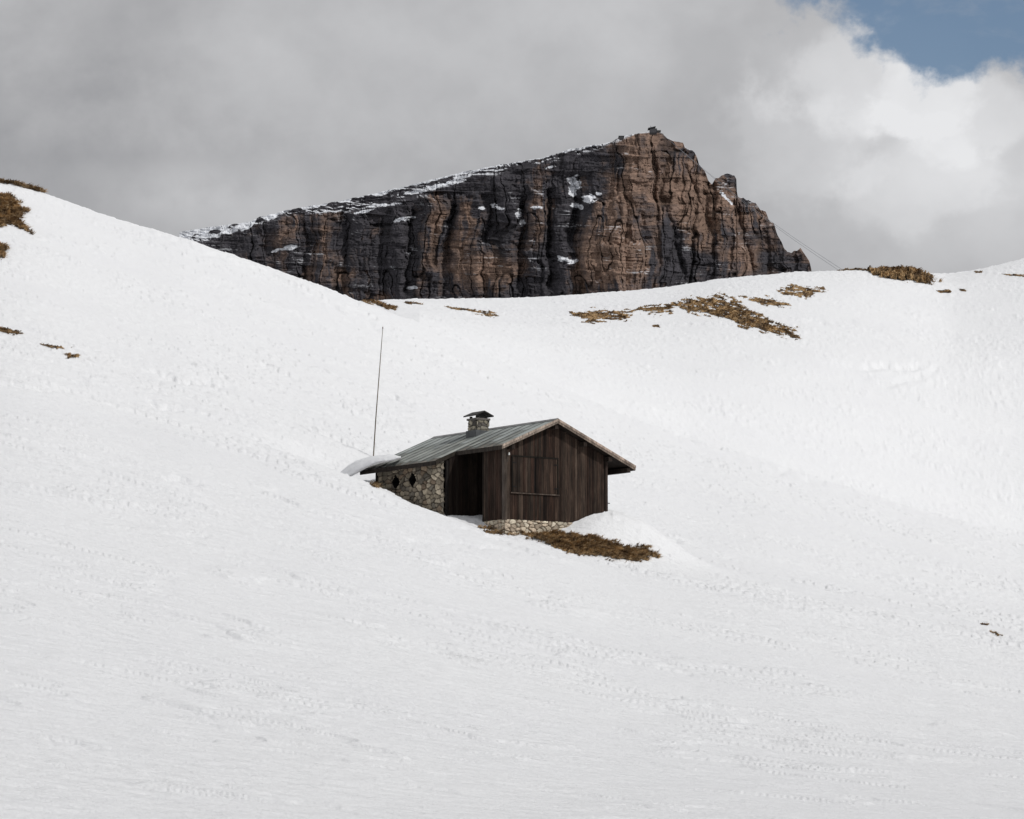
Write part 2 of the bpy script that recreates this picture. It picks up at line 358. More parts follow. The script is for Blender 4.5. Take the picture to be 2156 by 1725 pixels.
mb=MB();planks_v(mb,0.02,LV,W+.02,1,-.6,zt(W)-TH-.02);planks_u(mb,-.8,W,LV,1,-.6,lambda u:zt(u)-TH-.03,w=.25);mb.build('rear_wall',M_wood,hut)
k_shade=.34  # recess boards and door get darker wood colour to stand for the shade
mb=MB();planks_u(mb,-.74,UN,2.5,-1,-.5,lambda u:zt(u)-TH-.03,w=.14,k=k_shade)
planks_u(mb,.062,UN,VN,1,-.5,lambda u:zt(u)-TH-.03,w=.14,k=k_shade);planks_v(mb,VN,1.42,UN,-1,-.5,zs,k=k_shade);planks_v(mb,2.3,2.5,UN,-1,-.5,zs,k=k_shade);mb.box(UN-.02,UN,1.42,2.3,2.05,zs,dk);mb.box(UN+.04,UN+.1,VN,2.5,-.5,zs,dk)
o=mb.build('recess_wall',M_wood,hut);o['label']='boarded walls of the recess, coloured almost black for its shade'
mb=MB();mb.box(-.04,.05,VN-.02,VN+.07,-.1,zs,(.016,.012,.009));mb.build('recess_post',M_wood,hut)
mb=MB();mb.box(-.045,.06,-.06,-.042,-.05,zs-.01,(.055,.043,.035));mb.build('corner_board',M_wood,hut)
mb=MB();mb.box(-.06,-.042,-.04,.10,-.05,zs-.01,(.085,.070,.060));mb.build('corner_board',M_wood,hut)
mb=MB();mb.box(W-.06,W+.05,-.06,-.042,-.05,zt(W)-TH-.03,(.030,.020,.016));mb.build('corner_board',M_wood,hut)
mb=MB();mb.box(UN-.02,UN+.02,1.43,2.29,-.05,2.03,(.005,.004,.004))
for v in np.arange(1.46,2.2,.135):mb.box(UN-.035,UN-.021,v,v+.125,-.02,2.0,wcol(k_shade))  # door boards carry the same painted recess shade
d=mb.build('door',M_wood,hut);mb=MB();mb.box(UN-.08,UN-.036,1.52,1.55,.95,1.1,(.03,.03,.03));mb.build('handle',M_plain,d)
win=MB();wz0,wz1=.96,2.24;wu0,wu1=.30,2.28;wm=(wu0+wu1)/2
for (a,b,c,d_) in ((wu0-.045,wu1+.045,wz1+.002,wz1+.05),(wu0-.045,wu0,wz0,wz1),(wu1,wu1+.045,wz0,wz1)):
    win.box(a,b,-.070,-.042,c,d_,(.010,.008,.006))
win.box(wm-.028,wm+.028,-.050,-.0425,wz0,wz1,(.003,.003,.003))
wf=win.build('window',M_wood,hut)
mb=MB();mb.box(wu0-.08,wu1+.08,-.09,-.042,wz0-.045,wz0-.004,(.075,.058,.047));mb.build('sill',M_wood,wf)
for a,b in ((wu0+.012,wm-.03),(wm+.03,wu1-.012)):
    mb=MB();planks_u(mb,a,b,-.055,-1,wz0+.01,lambda u:wz1-.012,w=.13,k=1.1,zj=0,th=.02)
    s=mb.build('shutter',M_wood,wf)
    for z in (wz0+.19,wz1-.23):
        h=MB();h.box(a-.02 if a<1 else b-.14,a+.14 if a<1 else b+.02,-.084,-.075,z,z+.028,(.010,.010,.011));h.build('hinge',M_plain,s)
# stone surfaces
def stones(name,L,H,place,pal,mort,cell=.19,bump=.05,seed=1,holes=(),res=.022,parent=hut,dens=1.25):
    nx=int(L/res)+1;nz=int(H/res)+1
    a=np.linspace(0,L,nx);z=np.linspace(0,H,nz);AA,ZZ=np.meshgrid(a,z,indexing='ij')
    wx=AA+.045*fbm(AA*5,ZZ*5,3,seed+3);wz=ZZ+.04*fbm(AA*5+9,ZZ*5,3,seed+4)
    gx=wx/(cell*dens);gz=wz/(cell*.8);ix=np.floor(gx).astype(np.int64);iz=np.floor(gz).astype(np.int64)
    F1=np.full(AA.shape,9.);F2=F1.copy();ID=np.zeros(AA.shape)
    for di in (-1,0,1):
        for dj in (-1,0,1):
            cx=ix+di;cz=iz+dj
            Z0=cz+.08+.84*hsh(cx,cz,seed+1);X0=cx+.05+.9*hsh(cx,cz,seed)
            d=np.hypot((gx-X0),(gz-Z0));r=hsh(cx,cz,seed+2)
            n=d<F1;F2=np.where(n,F1,np.minimum(F2,d));ID=np.where(n,r,ID);F1=np.where(n,d,F1)
    e=F2-F1;k=sst(.05,.19,e)*sst(1.1,.85,F1)
    pal=np.array(pal);ci=np.minimum((ID*len(pal)).astype(int),len(pal)-1)
    c=pal[ci]*(.65+.7*((ID*37)%1))[...,None];c=np.array(mort)*(1-k[...,None])+c*k[...,None]
    D=bump*(k*(.6+.6*((ID*53)%1)))+.014*fbm(AA*14,ZZ*14,3,seed+6)
    P=place(AA,ZZ,D)
    m=np.ones(AA.shape,bool)
    for ha,hz,ra,rz in holes:m&=(np.abs(AA-ha)/ra+np.abs(ZZ-hz)/rz)>1
    return npmesh(name,P.reshape(-1,3),gridquads(nx,nz,m),M_stone,c.reshape(-1,3),True,parent)
SA=-.84;hs=2.27+.55;V0=2.62;VB=7.1
pal1=[(.28,.24,.185),(.38,.325,.245),(.19,.17,.14),(.32,.28,.22),(.26,.20,.145),(.45,.39,.30)]
hol=[(VB-5.85,2.22,.27,.27),(VB-4.70,2.22,.27,.27)]
stones('stone_wall',VB-V0,hs,lambda a,z,d:np.stack([SA-d,VB-a,z-.55],-1),pal1,(.055,.045,.034),.225,.06,31,hol,dens=1.35)
mb=MB();mb.box(SA+.005,SA+.3,V0-.10,V0-.03,-.5,zt(SA)-TH-.03,(.012,.010,.009));mb.build('recess_post',M_wood,hut)  # near-black facing on the wall end, coloured for the recess shade
for ha,hz,ra,rz in hol:
    vc=VB-ha;zc=hz-.55;mb=MB();P=[]
    for x in (SA-.02,SA+.25):
        P+=[(x,vc-ra-.02,zc),(x,vc,zc+rz+.02),(x,vc+ra+.02,zc),(x,vc,zc-rz-.02)]
    mb.poly(P,[(0,1,5,4),(1,2,6,5),(2,3,7,6),(3,0,4,7),(4,5,6,7)],(.010,.009,.008))
    o=mb.build('vent_opening',M_plain,hut);o['label']='dark diamond shaped opening in the stone wall'
pal2=[(.52,.45,.35),(.60,.54,.43),(.43,.36,.28),(.58,.52,.42),(.48,.40,.31)]
stones('stone_plinth',W+.06,.72,lambda a,z,d:np.stack([a-.03,.0-d,z-.745],-1),pal2,(.13,.098,.07),.185,.06,41,res=.02)
stones('stone_plinth',VN+.1,.72,lambda a,z,d:np.stack([.0-d,VN+.07-a,z-.745],-1),pal2,(.13,.098,.07),.185,.06,43,res=.02)
# roof
OV=.36;RB=7.75;VE=2.62;UL=-.35;ULL=-1.24;URR=5.56
mb=MB();rc=(.325,.350,.338)
def slab(mb,u0,u1,v0,v1,z0=0,th=.05,col=rc):
    p=[]
    for dzz in (-th,0):
        p+=[(u0,v0,zt(u0)+z0+dzz),(u1,v0,zt(u1)+z0+dzz),(u1,v1,zt(u1)+z0+dzz),(u0,v1,zt(u0)+z0+dzz)]
    mb.hexa(p,col)
v=-OV
while v<RB-.05:
    e=min(v+.58,RB);
    if v<VE<e:e=VE
    ul=UL if e<=VE+.01 else ULL
    um=.75+random.uniform(-.5,.5)
    k=random.uniform(.75,1.15);slab(mb,um,UR,v+.002,e-.002,random.uniform(0,.006),.04,tuple(np.array(rc)*k))
    um2=ul+random.uniform(.15,.5)
    k=random.uniform(.55,1.0);slab(mb,um2,um+.02,v+.002,e-.002,-.010,.04,tuple(np.array(rc)*k*np.array((1.03,1,.96))))
    k=random.uniform(.4,.85);slab(mb,ul,um2+.02,v+.002,e-.002,-.018,.04,tuple(np.array((.27,.245,.21))*k))
    slab(mb,ul,UR,e-.016,e+.008,.024,.04,tuple(np.array(rc)*random.uniform(.3,.55)))
    k=random.uniform(.8,1.1);slab(mb,UR,URR,v+.002,e-.002,0,.04,tuple(np.array(rc)*k));v=e
roof=mb.build('roof',M_metal,hut)
mb=MB();dkw=(.018,.013,.010)
slab(mb,UL+.03,UR,-OV+.02,VE,-.062,.075,dkw);slab(mb,ULL+.03,UR,VE+.004,RB-.02,-.062,.075,dkw);slab(mb,UR,URR-.03,-OV+.02,RB-.02,-.063,.075,dkw);mb.build('roof_boarding',M_wood,roof)
mb=MB()
mb.poly([(UR-.15,-OV-.03,ZR-.045),(UR,-OV-.03,ZR+.045),(UR+.15,-OV-.03,ZR-.045),(UR-.15,RB,ZR-.045),(UR,RB,ZR+.045),(UR+.15,RB,ZR-.045)],[(0,1,4,3),(1,2,5,4),(0,2,1),(3,4,5),(0,3,5,2)],(.20,.20,.198));mb.build('ridge_cap',M_metal,roof)
def barge(u0,u1,v,zz0,zz1,col,th=.03):
    mb=MB();mb.hexa([(u0,v,zt(u0)+zz0),(u1,v,zt(u1)+zz0),(u1,v+th,zt(u1)+zz0),(u0,v+th,zt(u0)+zz0),(u0,v,zt(u0)+zz1),(u1,v,zt(u1)+zz1),(u1,v+th,zt(u1)+zz1),(u0,v+th,zt(u0)+zz1)],col);return mb
for u0,u1,c in ((UL-.03,UR,(.19,.155,.128)),(UR+.002,URR+.03,(.19,.15,.122))):
    m_=barge(u0,u1,-OV-.035,-.145,-.01,c);m2=barge(u0,u1,-OV-.062,-.065,.022,tuple(np.array(c)*1.6),.026)
    b0=len(m_.v);m_.v+=m2.v;m_.c+=m2.c;m_.f+=[[i+b0 for i in f] for f in m2.f];m_.build('bargeboard',M_wood,roof)
barge(ULL,UL-.035,VE-.035,-.15,.01,(.03,.025,.02)).build('bargeboard',M_wood,roof)
mb=MB();mb.box(UL-.035,UL-.003,-OV+.0,VE-.04,zt(UL)-.17,zt(UL)-.02,(.03,.024,.02));mb.box(ULL-.035,ULL-.003,VE,RB,zt(ULL)-.17,zt(ULL)-.02,(.025,.02,.017));mb.build('fascia',M_wood,roof)
mb=MB();mb.box(URR+.003,URR+.035,-OV,RB,zt(URR)-.17,zt(URR)-.02,(.07,.055,.045));mb.build('fascia',M_wood,roof)
for u in (.08,UR-.08,3.28,W-.1,URR-.3):
    mb=MB();zz=min(zt(u),zt(u+.16))-.14
    mb.box(u,u+.15,-OV+.04,(.0 if u<W else LV),zz-.17,zz,(.025,.018,.014));mb.build('purlin',M_wood,hut)
mb=MB();mb.tube((.06,-.06,2.28),(.06,-.18,2.34),.012,.012,6,(.05,.05,.05));mb.tube((.06,-.15,2.28),(.03,-.12,2.02),.008,.008,6,(.05,.05,.05));br=mb.build('wire_bracket',M_plain,hut)
mb=MB();mb.tube((.06,-.18,2.27),(.06,-.18,2.36),.034,.024,10,(.6,.6,.58));mb.build('insulator',M_plain,br)
mb=MB();mb.tube((W+.06,-.02,.75),(W+.16,-.02,.75),.018,.018,6,(.05,.05,.05));mb.build('wall_hook',M_plain,hut)
# chimney
cu,cv,cw_=1.62,4.05,.26
ch=empty('chimney');ch.parent=hut
mb=MB();z0=3.25
mb.box(cu-cw_-.08,cu+cw_+.08,cv-cw_-.08,cv+cw_+.08,z0-.1,3.58,(.09,.095,.10));mb.build('flashing',M_metal,ch)
pal3=[(.19,.175,.145),(.11,.10,.09),(.24,.22,.18),(.30,.27,.21)]
zc0,zc1=3.57,4.00
for k in range(4):
    def pl(a,z,d,k=k):
        s=a-cw_-.01;r=cw_+d*.8
        X_,Y_={0:(s,-r),1:(r,s),2:(-s,r),3:(-r,-s)}[k]
        return np.stack([cu+X_,cv+Y_,zc0+z],-1)
    stones('chimney_stack',2*cw_+.02,zc1-zc0,pl,pal3,(.05,.045,.04),.19,.05,60+k,res=.02,parent=ch)
mb=MB();mb.box(cu-cw_-.06,cu+cw_+.06,cv-cw_-.06,cv+cw_+.06,zc1-.03,zc1+.04,(.13,.12,.11));mb.build('chimney_top',M_stone,ch)
mb=MB()
for a in (-1,1):
    for b in (-1,1):mb.box(cu+a*.2-.04,cu+a*.2+.04,cv+b*.2-.04,cv+b*.2+.04,zc1+.04,zc1+.12,(.03,.03,.03))
r=.41;zb=zc1+.10
mb.poly([(cu-r,cv-r,zb),(cu+r,cv-r,zb),(cu+r,cv+r,zb),(cu-r,cv+r,zb),(cu,cv-r,zb+.17),(cu,cv+r,zb+.17),(cu-r,cv-r,zb+.045),(cu+r,cv-r,zb+.045),(cu+r,cv+r,zb+.045),(cu-r,cv+r,zb+.045),(cu,cv-r,zb+.215),(cu,cv+r,zb+.215)],
 [(6,10,11,9),(10,7,8,11),(0,3,5,4),(1,4,5,2),(0,4,10,6),(4,1,7,10),(3,9,11,5),(5,11,8,2),(0,6,9,3),(1,2,8,7)],(.030,.028,.026))
mb.build('chimney_cap',M_metal,ch)
# ------------------------------------------------------------------ snow slab over the rear roof corner
prof=[(844,963,964.5,106.6,.02),(832,960,967,106.7,.04),(815,958.5,970.5,107.0,.05),(795,960,974,107.4,.07),(778,962.5,979,107.8,.09),(762,966,986,108.2,.12),(747,972,994,108.6,.14),(733,981,1001,109.1,.12),(721,991,1006,109.5,.08),(708,1003,1009,109.9,.02)]
pa=np.array(prof);tt=np.linspace(0,len(prof)-1,90);pa=np.stack([np.interp(tt,np.arange(len(prof)),pa[:,k]) for k in range(5)],1)
for k in range(1,5):pa[:,k]=sm1(pa[:,k],2)
nt_=26;SV=[]
for i,(x,rt,rb,Y,th) in enumerate(pa):
    f_=at(x,rb,Y);dep_=1.7;bk_=at(x,rt,Y+dep_);row=[]
    ragg=.05*float(fbm(np.array(x/9.),np.array(3.),3,78))
    for j in range(nt_):
        if j<16:
            q_=j/15.;zq=math.sin(q_*math.pi/2)**.85
            p=f_*(1-q_)+bk_*q_;p[2]=f_[2]+(bk_[2]-f_[2])*zq+.03*float(fbm(np.array(x/20.),np.array(q_*4.),3,77))
            p[1]+=ragg*(1-q_)
        else:
            q_=1-(j-15)/(nt_-15.);p=f_*(1-q_)+bk_*q_
            p[2]=f_[2]+(bk_[2]-f_[2])*(q_*.55)-th*(1-.3*q_)*(1 if j<nt_-1 else .8);p[1]+=ragg*(1-q_)+(.05 if j==nt_-1 else 0)
        row.append(p)
    SV.append(row)
SV=np.array(SV);i=np.arange(90*nt_).reshape(90,nt_);i2=np.concatenate([i,i[:,:1]],1)
Q=np.stack([i2[:-1,:-1],i2[1:,:-1],i2[1:,1:],i2[:-1,1:]],-1).reshape(-1,4)
o=npmesh('snow_slab',SV.reshape(-1,3),Q,M_snow)
tag(o,'thick curling slab of snow sliding off the left roof corner of the hut','snow slab')
# ------------------------------------------------------------------ pole
b=hit(np.array([785.]),np.array([962.]))[0];top=at(806,690,b[1]);
mb=MB();pts=[Vector(b)-Vector((0,0,.4))]+[Vector(b).lerp(Vector(top),k) for k in (.3,.6,.85,1)]
for k in range(4):
    mb.tube(pts[k],pts[k+1],.026-.004*k,.026-.004*(k+1),8,(.12,.095,.075))
mb.tube(pts[-1]-Vector((0,0,.05)),pts[-1]+Vector((0,0,.03)),.020,.018,8,(.10,.08,.06))
tag(mb.build('thin_pole',M_wood),'tall thin wooden pole standing behind the hut','pole')
# ------------------------------------------------------------------ mountain
YM=2600.;K=YM/F
top=np.array([(378,489),(400,485),(440,479),(500,471),(530,466),(545,458),(575,451),(620,440),(680,430),(740,419),(810,403),(880,386),(925,375),(960,366),(1000,358),(1040,350),(1090,341),(1150,331),(1200,315),(1250,306),(1290,299),(1302,290),(1330,283),(1360,279),(1385,277),(1396,281),(1404,290),(1412,294),(1438,303),(1443,311),(1458,317),(1466,327),(1472,346),(1484,360),(1492,382),(1499,388),(1504,380),(1507,374),(1514,373),(1520,368),(1534,366),(1546,370),(1551,380),(1549,392),(1552,408),(1554,416),(1566,417),(1572,422),(1592,427),(1600,441),(1612,446),(1620,464),(1630,470),(1636,492),(1646,510),(1650,522),(1658,530),(1666,533),(1672,527),(1678,529),(1685,521),(1692,533),(1698,541),(1704,550),(1708,566),(1712,600)],float)
cl=np.array([(378,500),(430,510),(480,487),(540,466),(620,453),(700,447),(780,440),(850,426),(930,398),(1000,375),(1080,361),(1150,348),(1220,331),(1290,306),(1330,286),(1712,562)],float)
nx,nr=1330,440
xs=np.linspace(378,1712,nx);tp=np.interp(xs,top[:,0],top[:,1])
jag=afbm(xs/10,xs*0,3,201)*np.interp(xs,[378,540,900,1250,1300,1400,1490,1560,1712],[.5,1.8,1.8,1.2,.6,2.5,1.5,2.5,2.5]);tp=tp+jag-.5
clf=np.interp(xs,cl[:,0],cl[:,1])+9*afbm(xs/30,xs*0,4,203);clf=np.where(xs>1330,tp+.5,clf);clf=np.maximum(clf,tp+.5)
s=np.linspace(0,1,nr)**.9
XX=np.repeat(xs[:,None],nr,1);RR=tp[:,None]+(s[None,:])*(690-tp[:,None])
h=(690-RR)
plan=np.where(XX<1330,(1330-XX)*.42,(XX-1330)*.28)+np.where(XX>1400,(XX-1400)*.38,0)
wx=XX+16*fbm(XX/90,RR/90,3,211)+8*fbm(XX/30,RR/34,3,213)+2.5*fbm(XX/8,RR/8,2,215)
b1=ridg(wx/110.,RR/300+3.3,2,221);b2=ridg(wx/36.+5,RR/80,4,223,.60);b3=ridg(wx/12,RR/22,4,225,.58)
but=-(20*np.sqrt(b1)+12*b2+8*b3)
def butt(cx,w,rt,amp):
    e=np.clip(1-((wx-cx)/w)**2,0,1)**.28;fade=sst(rt-3,rt+4,RR+.45*np.abs(wx-cx)+7*fbm(XX/8,RR/8,2,int(cx)));return -amp*e*fade
but+=butt(912,27,418,34)+butt(988,30,420,30)+butt(1060,18,372,20)+butt(1128,22,402,32)+butt(1182,16,395,18)+butt(1268,50,428,46)+butt(1345,50,284,20)+butt(1425,38,330,18)+butt(1500,32,400,24)+butt(1572,28,432,28)+butt(760,20,470,20)+butt(690,26,460,18)+butt(600,24,478,18)+butt(840,20,452,18)+butt(1528,22,369,34)+butt(1640,22,500,22)+butt(1685,16,524,26)+butt(1460,20,350,18)+butt(1045,45,520,26)+butt(870,30,540,18)+butt(1310,40,520,24)+butt(700,60,560,16)+butt(1180,40,560,18)
def gul(cx,w,r0,r1,amp,sl=0):
    return amp*np.exp(-np.abs((wx-cx-sl*(RR-r0))/w)**1.3)*sst(r0-12,r0+12,RR)*(1-sst(r1-14,r1+14,RR))
but+=gul(1205,20,370,520,44)+gul(1092,7,420,600,34)+gul(860,6,440,620,26)+gul(1385,5,330,470,18)+gul(640,7,470,600,22)+gul(1030,5,430,520,26)+gul(950,5,430,560,28)+gul(1398,7,420,600,24,.3)+gul(1305,5,340,460,18)+gul(1550,6,430,580,26,.25)+gul(735,5,450,620,20)+gul(1152,5,400,600,28)+gul(1225,6,470,620,26)+gul(560,6,475,540,16)+gul(800,5,460,620,16)+gul(1440,4,340,480,16,.4)+gul(1480,5,400,560,18,.2)
wy=h+.055*XX+8*fbm(XX/60,RR/30,3,231)
def cells(fx,fy,sd_):
    yy=np.floor(wy/fy).astype(np.int64);xx=np.floor(wx/fx+hsh(yy,yy*0,sd_)*3).astype(np.int64)
    return hsh(xx,yy,sd_+1)
def colcells(fx,sd_):
    xx=np.floor((wx+5*fbm(XX/12,RR/25,2,sd_+7))/fx).astype(np.int64);return hsh(xx,xx*0+3,sd_)
but+=12*(colcells(43,341)-.5)+15*(cells(30,56,301)-.5)+10*(cells(40,24,323)-.5)+5.5*(cells(24,11,303)-.5)+3.5*(cells(11,13,305)-.5)+2.2*(cells(5,5,309)-.5)
crk=np.abs(vn(wx/21,RR/130,315));but+=14*(1-sst(0,.07,crk))
above=sst(-2,6,clf[:,None]-RR)
hc=(690-clf)[:,None]
warp=8*fbm(XX/120,RR/50,4,233)+.055*XX
def stair(hh,per,sharp):
    q=hh/per;f=q-np.floor(q);return (np.floor(q)+sst(1-sharp,1,f))*per
hw=h+warp
lm=.45+.55*sst(-.2,.35,fbm(XX/50,RR/40,3,237))
s1_=stair(hw,19.,.12);s2_=stair(hw+5*fbm(XX/40,RR/20,2,235),5.6,.20)
stn=(s1_*.6+s2_*.4)*lm+hw*(1-lm)-warp
ex=np.maximum(h-hc,0)
tw=5*fbm(XX/50,RR/16,3,237)+2.0*fbm(XX/12,RR/8,2,239)+.03*XX
dep=.68*stn+ex*.85+(stair(ex+tw+900,8.5,.22)-ex-tw-900)*1.0*above
dep+=plan+but*(1-.45*above)+1.8*fbm(XX/5,RR/3.2,3,241)+sst(1340,1560,XX)*h*.10
Yd=YM+dep*K
u_,t_=ray(XX,RR);P=np.stack([u_*Yd,Yd,t_*Yd],-1)
du=np.gradient(P,axis=0);dv=np.gradient(P,axis=1);n=np.cross(du,dv);n/=np.linalg.norm(n,axis=-1,keepdims=True)+1e-9
n=np.where(n[...,1:2]>0,-n,n);nz=n[...,2]
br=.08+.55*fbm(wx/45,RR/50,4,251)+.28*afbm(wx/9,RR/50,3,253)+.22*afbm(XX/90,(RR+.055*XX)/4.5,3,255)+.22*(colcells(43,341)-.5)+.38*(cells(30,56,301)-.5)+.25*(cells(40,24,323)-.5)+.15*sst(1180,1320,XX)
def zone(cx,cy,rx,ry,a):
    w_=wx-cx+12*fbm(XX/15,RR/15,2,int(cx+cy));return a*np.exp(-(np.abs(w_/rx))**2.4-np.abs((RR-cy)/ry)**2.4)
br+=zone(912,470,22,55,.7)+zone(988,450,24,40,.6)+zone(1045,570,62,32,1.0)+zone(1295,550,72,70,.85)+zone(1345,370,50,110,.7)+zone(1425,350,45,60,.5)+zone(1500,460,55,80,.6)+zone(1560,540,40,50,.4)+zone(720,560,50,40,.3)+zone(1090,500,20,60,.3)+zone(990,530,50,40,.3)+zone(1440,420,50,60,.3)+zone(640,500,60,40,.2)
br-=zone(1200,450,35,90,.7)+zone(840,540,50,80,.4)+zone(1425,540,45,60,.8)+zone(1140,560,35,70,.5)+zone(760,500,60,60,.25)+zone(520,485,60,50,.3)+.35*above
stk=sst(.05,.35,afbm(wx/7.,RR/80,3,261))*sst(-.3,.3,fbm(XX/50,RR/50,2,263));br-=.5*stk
crev_shade=sst(.0,.22,b2)*.30+.70  # shade of the crevices put into the rock colour
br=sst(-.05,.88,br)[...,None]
lay_shade=((1+.28*afbm(XX/120,(RR+.055*XX)/2.8,3,271))*(.86+.28*cells(11,13,305))*crev_shade*(.60+.40*sst(0,.09,crk)))[...,None]  # rock layers, with painted shade in crevices and cracks
col=(np.array((.053,.050,.057))*(1-br)+np.array((.225,.152,.116))*br)*lay_shade
# snow
sn=sst(.62,.76,nz+.42*fbm(XX/30,RR/14,3,281)-.22)*np.clip(above*.95+.45*sst(.1,.4,fbm(XX/45,RR/40,3,283)),0,1)
rimw=np.interp(xs,[378,530,700,1000,1290,1310,1400,1712],[13,6,3.4,2.8,2.2,1,.5,.3])[:,None]*(1+2.4*fbm(XX/26,RR*0,3,285))
sn=np.maximum(sn,np.where((RR-tp[:,None])<rimw,1.,0))
def sp(cx,cy,rx,ry,sl=0):
    global sn
    yy=RR-cy-sl*(XX-cx);e=((XX-cx)/rx)**2+(yy/ry)**2+1.5*fbm(XX/9,RR/5,3,291);sn=np.maximum(sn,1-sst(.8,1.,e))
for a in [(1208,386,14,15,0),(1206,402,9,9,0),(1240,418,15,9,0),(1215,434,15,6,.2),(1190,547,22,6,.3),(1205,552,12,4,-.3),(600,524,26,5,-.2),(1524,412,9,6,.8),(1536,424,9,4,.8),(1047,437,13,6,.3),(1092,450,6,9,0),(1130,438,11,4,0),(480,489,34,5,-.2),(440,497,28,5,-.1),(500,478,25,4,-.2),(870,606,14,3,0),(850,462,22,4,-.2),(1100,470,5,9,0),(920,392,26,4,-.2),(975,372,22,4,-.2),(810,432,30,3,-.1),(880,404,36,4,-.18),(1014,438,8,4,0),(770,445,20,3,-.2),(1260,408,6,4,0),(950,385,30,4,-.2),(1160,352,16,3,-.2)]:sp(*a)
sn=sn[...,None];col=col*(1-sn)+np.array((.74,.76,.80))*sn
bk=[]
for k,(dy,dzz) in enumerate(((600,-260),(250,-90),(90,-20),(25,-3))):
    q=P[:,0].copy();q[:,1]+=dy;q[:,2]+=dzz;q[:,0]*=1+dy/YM;bk.append(q)
P=np.concatenate([np.stack(bk,1),P],1);col=np.concatenate([np.repeat(np.full((nx,1,3),.55),4,1),col],1)
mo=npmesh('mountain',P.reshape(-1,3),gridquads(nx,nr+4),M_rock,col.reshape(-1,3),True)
tag(mo,'dark brown rock mountain with sheer striped cliffs and snow on its ledges','mountain',kind='structure')
# summit station
Ys=YM+20
def mbox(mb,x0,x1,r0,r1,y0,y1,col):
    a=at(x0,r1,Ys);b=at(x1,r0,Ys);mb.box(a[0],b[0],Ys+y0,Ys+y1,a[2],b[2],col)
st_=empty('summit_station',tuple(at(1376,280,Ys)));tag(st_,'tiny dark cable car station perched on the mountain peak','building')
def sp_(mb,name,par,mat=M_plain):
    mb.v=[tuple(np.array(v)-np.array(par.location)) for v in mb.v];return mb.build(name,mat,par)
m=MB();mbox(m,1368,1383,272.5,281,-4,6,(.06,.06,.065));mbox(m,1372,1379,269.5,273,-3,4,(.08,.075,.07));sp_(m,'building_block',st_)
m=MB();a=at(1364,273,Ys);b=at(1380,269.5,Ys)
m.hexa([(a[0],Ys-5,a[2]),(b[0],Ys-5,b[2]),(b[0],Ys+5,b[2]),(a[0],Ys+5,a[2]),(a[0],Ys-5,a[2]+.6),(b[0],Ys-5,b[2]+.6),(b[0],Ys+5,b[2]+.6),(a[0],Ys+5,a[2]+.6)],(.05,.05,.055));sp_(m,'roof',st_)
m=MB();m.tube(at(1371,272,Ys),at(1370,265,Ys),.3,.2,6,(.1,.1,.1));sp_(m,'mast',st_)
m=MB();mbox(m,1383,1391,276.5,278.5,-5,3,(.08,.08,.08));sp_(m,'platform',st_)
lh=empty('low_shelter',tuple(at(1309,291,Ys)));tag(lh,'low dark flat roofed shelter on the summit edge left of the peak','building')
m=MB();mbox(m,1304,1312,289.4,293,-5,5,(.10,.098,.10));sp_(m,'wall',lh)
m=MB();mbox(m,1302,1314,288.7,289.4,-6,6,(.08,.08,.083));sp_(m,'roof',lh)
for ci,off in enumerate((0,7)):
    m=MB();pp=[]
    for k in np.linspace(0,1,14):
        x=1388+(1800-1388)*k;r=277+(585-277)*k+14*math.sin(math.pi*k)+off*k;pp.append(at(x,r,Ys-900*k))
    for a,b in zip(pp[:-1],pp[1:]):m.tube(a,b,.11,.11,5,(.24,.25,.27))
    tag(m.build('cable',M_plain),['upper','lower'][ci]+' of two thin cables running down from the mountain peak to the right ridge','cable')
# ------------------------------------------------------------------ light
AZ=math.radians(54);EL=math.radians(41)
sd=Vector((math.sin(AZ)*math.cos(EL),-math.cos(AZ)*math.cos(EL),math.sin(EL)))
L_=bpy.data.lights.new('sun','SUN');L_.energy=2.14;L_.angle=math.radians(.6);L_.color=(1,.98,.95)
so=bpy.data.objects.new('sun',L_);C.objects.link(so);so.rotation_euler=sd.to_track_quat('Z','Y').to_euler();so.location=(40,-30,60)
w=bpy.data.worlds.new('World');bpy.context.scene.world=w;w.use_nodes=True;nt=w.node_tree;nt.nodes.clear();L=nt.links.new
sky=N(nt,'ShaderNodeTexSky',sky_type='NISHITA');sky.sun_disc=False;sky.sun_elevation=EL;sky.sun_rotation=math.pi-AZ;sky.ozone_density=1.7;sky.air_density=1.0
bg1=N(nt,'ShaderNodeBackground');bg1.inputs[1].default_value=.080;L(sky.outputs[0],bg1.inputs[0])
tc=N(nt,'ShaderNodeTexCoord');sx=N(nt,'ShaderNodeSeparateXYZ');L(tc.outputs['Generated'],sx.inputs[0])
def wn(scale,vec,det,rough=.5,dist=0,off=(0,0,0)):
    mp=N(nt,'ShaderNodeMapping');mp.inputs['Scale'].default_value=vec;mp.inputs['Location'].default_value=off;L(tc.outputs['Generated'],mp.inputs[0])
    n=N(nt,'ShaderNodeTexNoise');n.inputs['Scale'].default_value=scale;n.inputs['Detail'].default_value=det;n.inputs['Roughness'].default_value=rough;n.inputs['Distortion'].default_value=dist
    L(mp.outputs[0],n.inputs['Vector']);return n.outputs[0]
def mth(op,a,b=None):
    n=N(nt,'ShaderNodeMath',operation=op)
    for i,v in enumerate((a,b)):
        if v is None:continue
        if isinstance(v,(int,float)):n.inputs[i].default_value=v
        else:L(v,n.inputs[i])
    return n.outputs[0]
def mrg(v,a,b,c,d,sm=True):
    n=N(nt,'ShaderNodeMapRange');n.interpolation_type='SMOOTHSTEP' if sm else 'LINEAR'
    for i,q_ in enumerate((a,b,c,d)):n.inputs[i+1].default_value=q_
    L(v,n.inputs[0]);return n.outputs[0]
def dirn(x,r):
    u,t=ray(x,r);return Vector((float(u),1,float(t))).normalized()
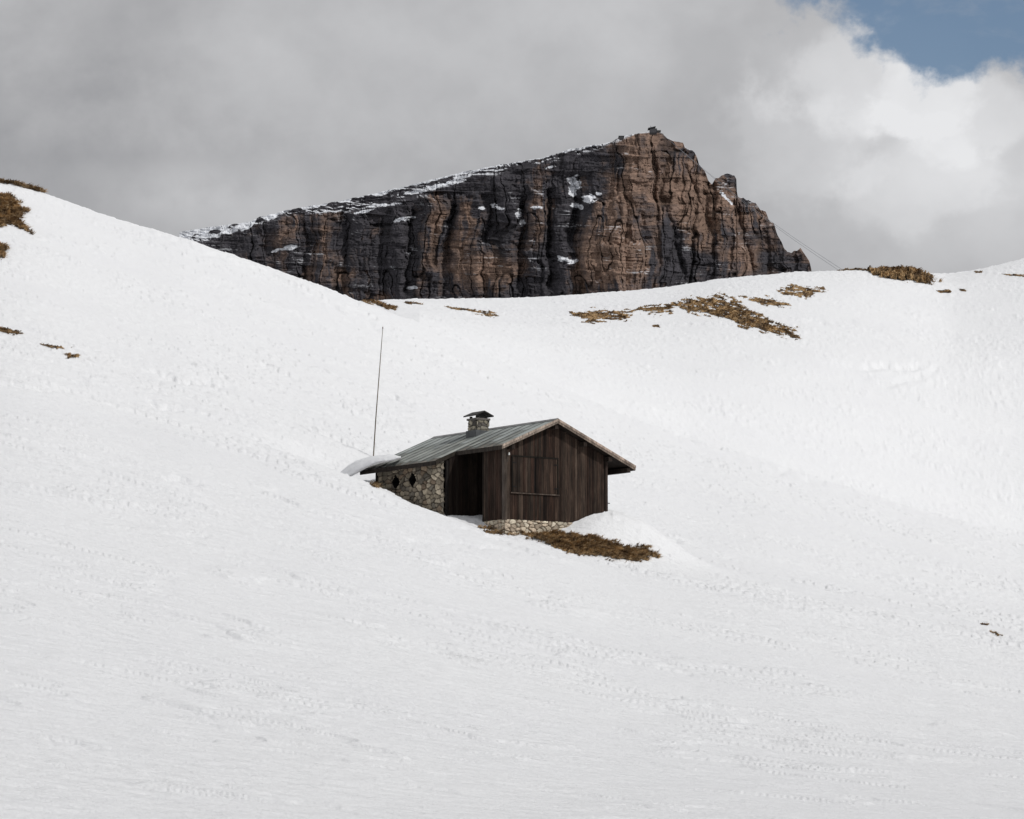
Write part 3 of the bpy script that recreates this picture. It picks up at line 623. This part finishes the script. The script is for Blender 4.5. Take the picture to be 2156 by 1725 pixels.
def ell(x,r,rx,rz):
    g0=dirn(x,r)
    dx=mth('DIVIDE',mth('SUBTRACT',sx.outputs[0],g0.x),rx/F);dz_=mth('DIVIDE',mth('SUBTRACT',sx.outputs[2],g0.z),rz/F)
    return mth('SQRT',mth('ADD',mth('MULTIPLY',dx,dx),mth('MULTIPLY',dz_,dz_)))
n1=wn(7,(1,1,1.6),5,.5,0);n2=wn(19,(1,1,1.15),8,.55,.1);n3=wn(20,(1,1,1.1),9,.57,0,(.3,0,.2));n4=wn(48,(1,1,1.1),6,.55)
def blob(x,r,rx,rz,a,sharp=.1,amp=1.5):
    return mrg(mth('ADD',ell(x,r,rx,rz),mth('MULTIPLY',mth('SUBTRACT',n2,.5),amp)),sharp,1.15,a,0)
val=mth('ADD',mrg(n1,.3,.72,.45,.52),mrg(n2,.25,.75,-.05,.05))
val=mth('ADD',val,mrg(n4,.25,.75,-.022,.022))
for a in ((1500,60,800,260,.07),(1950,300,460,260,.14),(1860,190,200,110,.10,.75,3.2),(2060,250,200,100,.09,.75,3.2),(1700,330,180,120,.06,.75,3.2),(1950,390,240,110,.07,.75,3.2),(2150,400,320,190,.07),(150,330,520,190,-.08),(520,90,500,140,.03),(950,230,500,110,.02),(100,30,500,120,-.02),(1500,290,160,150,-.03),(400,400,300,90,.06,.4,2.8)):
    val=mth('ADD',val,blob(*a))
cr=N(nt,'ShaderNodeValToRGB');e=cr.color_ramp.elements;e[0].position=.2;e[0].color=(.18,.185,.205,1);e[1].position=.82;e[1].color=(.80,.805,.82,1);m_=cr.color_ramp.elements.new(.45);m_.color=(.415,.417,.43,1)
L(val,cr.inputs[0]);bg2=N(nt,'ShaderNodeBackground');L(cr.outputs[0],bg2.inputs[0])
dd=mth('ADD',ell(2080,0,420,225),mth('MULTIPLY',mth('SUBTRACT',n3,.5),1.9))
dd=mth('ADD',dd,mth('MULTIPLY',mth('SUBTRACT',n4,.5),.65))
gap=mth('MULTIPLY',mrg(dd,.72,.96,1,0),mrg(wn(24,(1,1,2.2),7,.6,.2,(3,1,2)),.48,.72,.97,.68))
ms=N(nt,'ShaderNodeMixShader');L(gap,ms.inputs[0]);L(bg2.outputs[0],ms.inputs[1]);L(bg1.outputs[0],ms.inputs[2])
out=N(nt,'ShaderNodeOutputWorld');L(ms.outputs[0],out.inputs[0])
# ------------------------------------------------------------------ camera
cd=bpy.data.cameras.new('camera');cd.sensor_width=36;cd.sensor_fit='HORIZONTAL';cd.lens=36*F/2156;cd.clip_end=20000;cd.clip_start=.5
co=bpy.data.objects.new('camera',cd);C.objects.link(co);co.location=(0,0,0);co.rotation_euler=(math.pi/2+PIT,0,0);bpy.context.scene.camera=co
s_=bpy.context.scene;s_.view_settings.view_transform='Standard';s_.view_settings.look='None';s_.view_settings.exposure=0
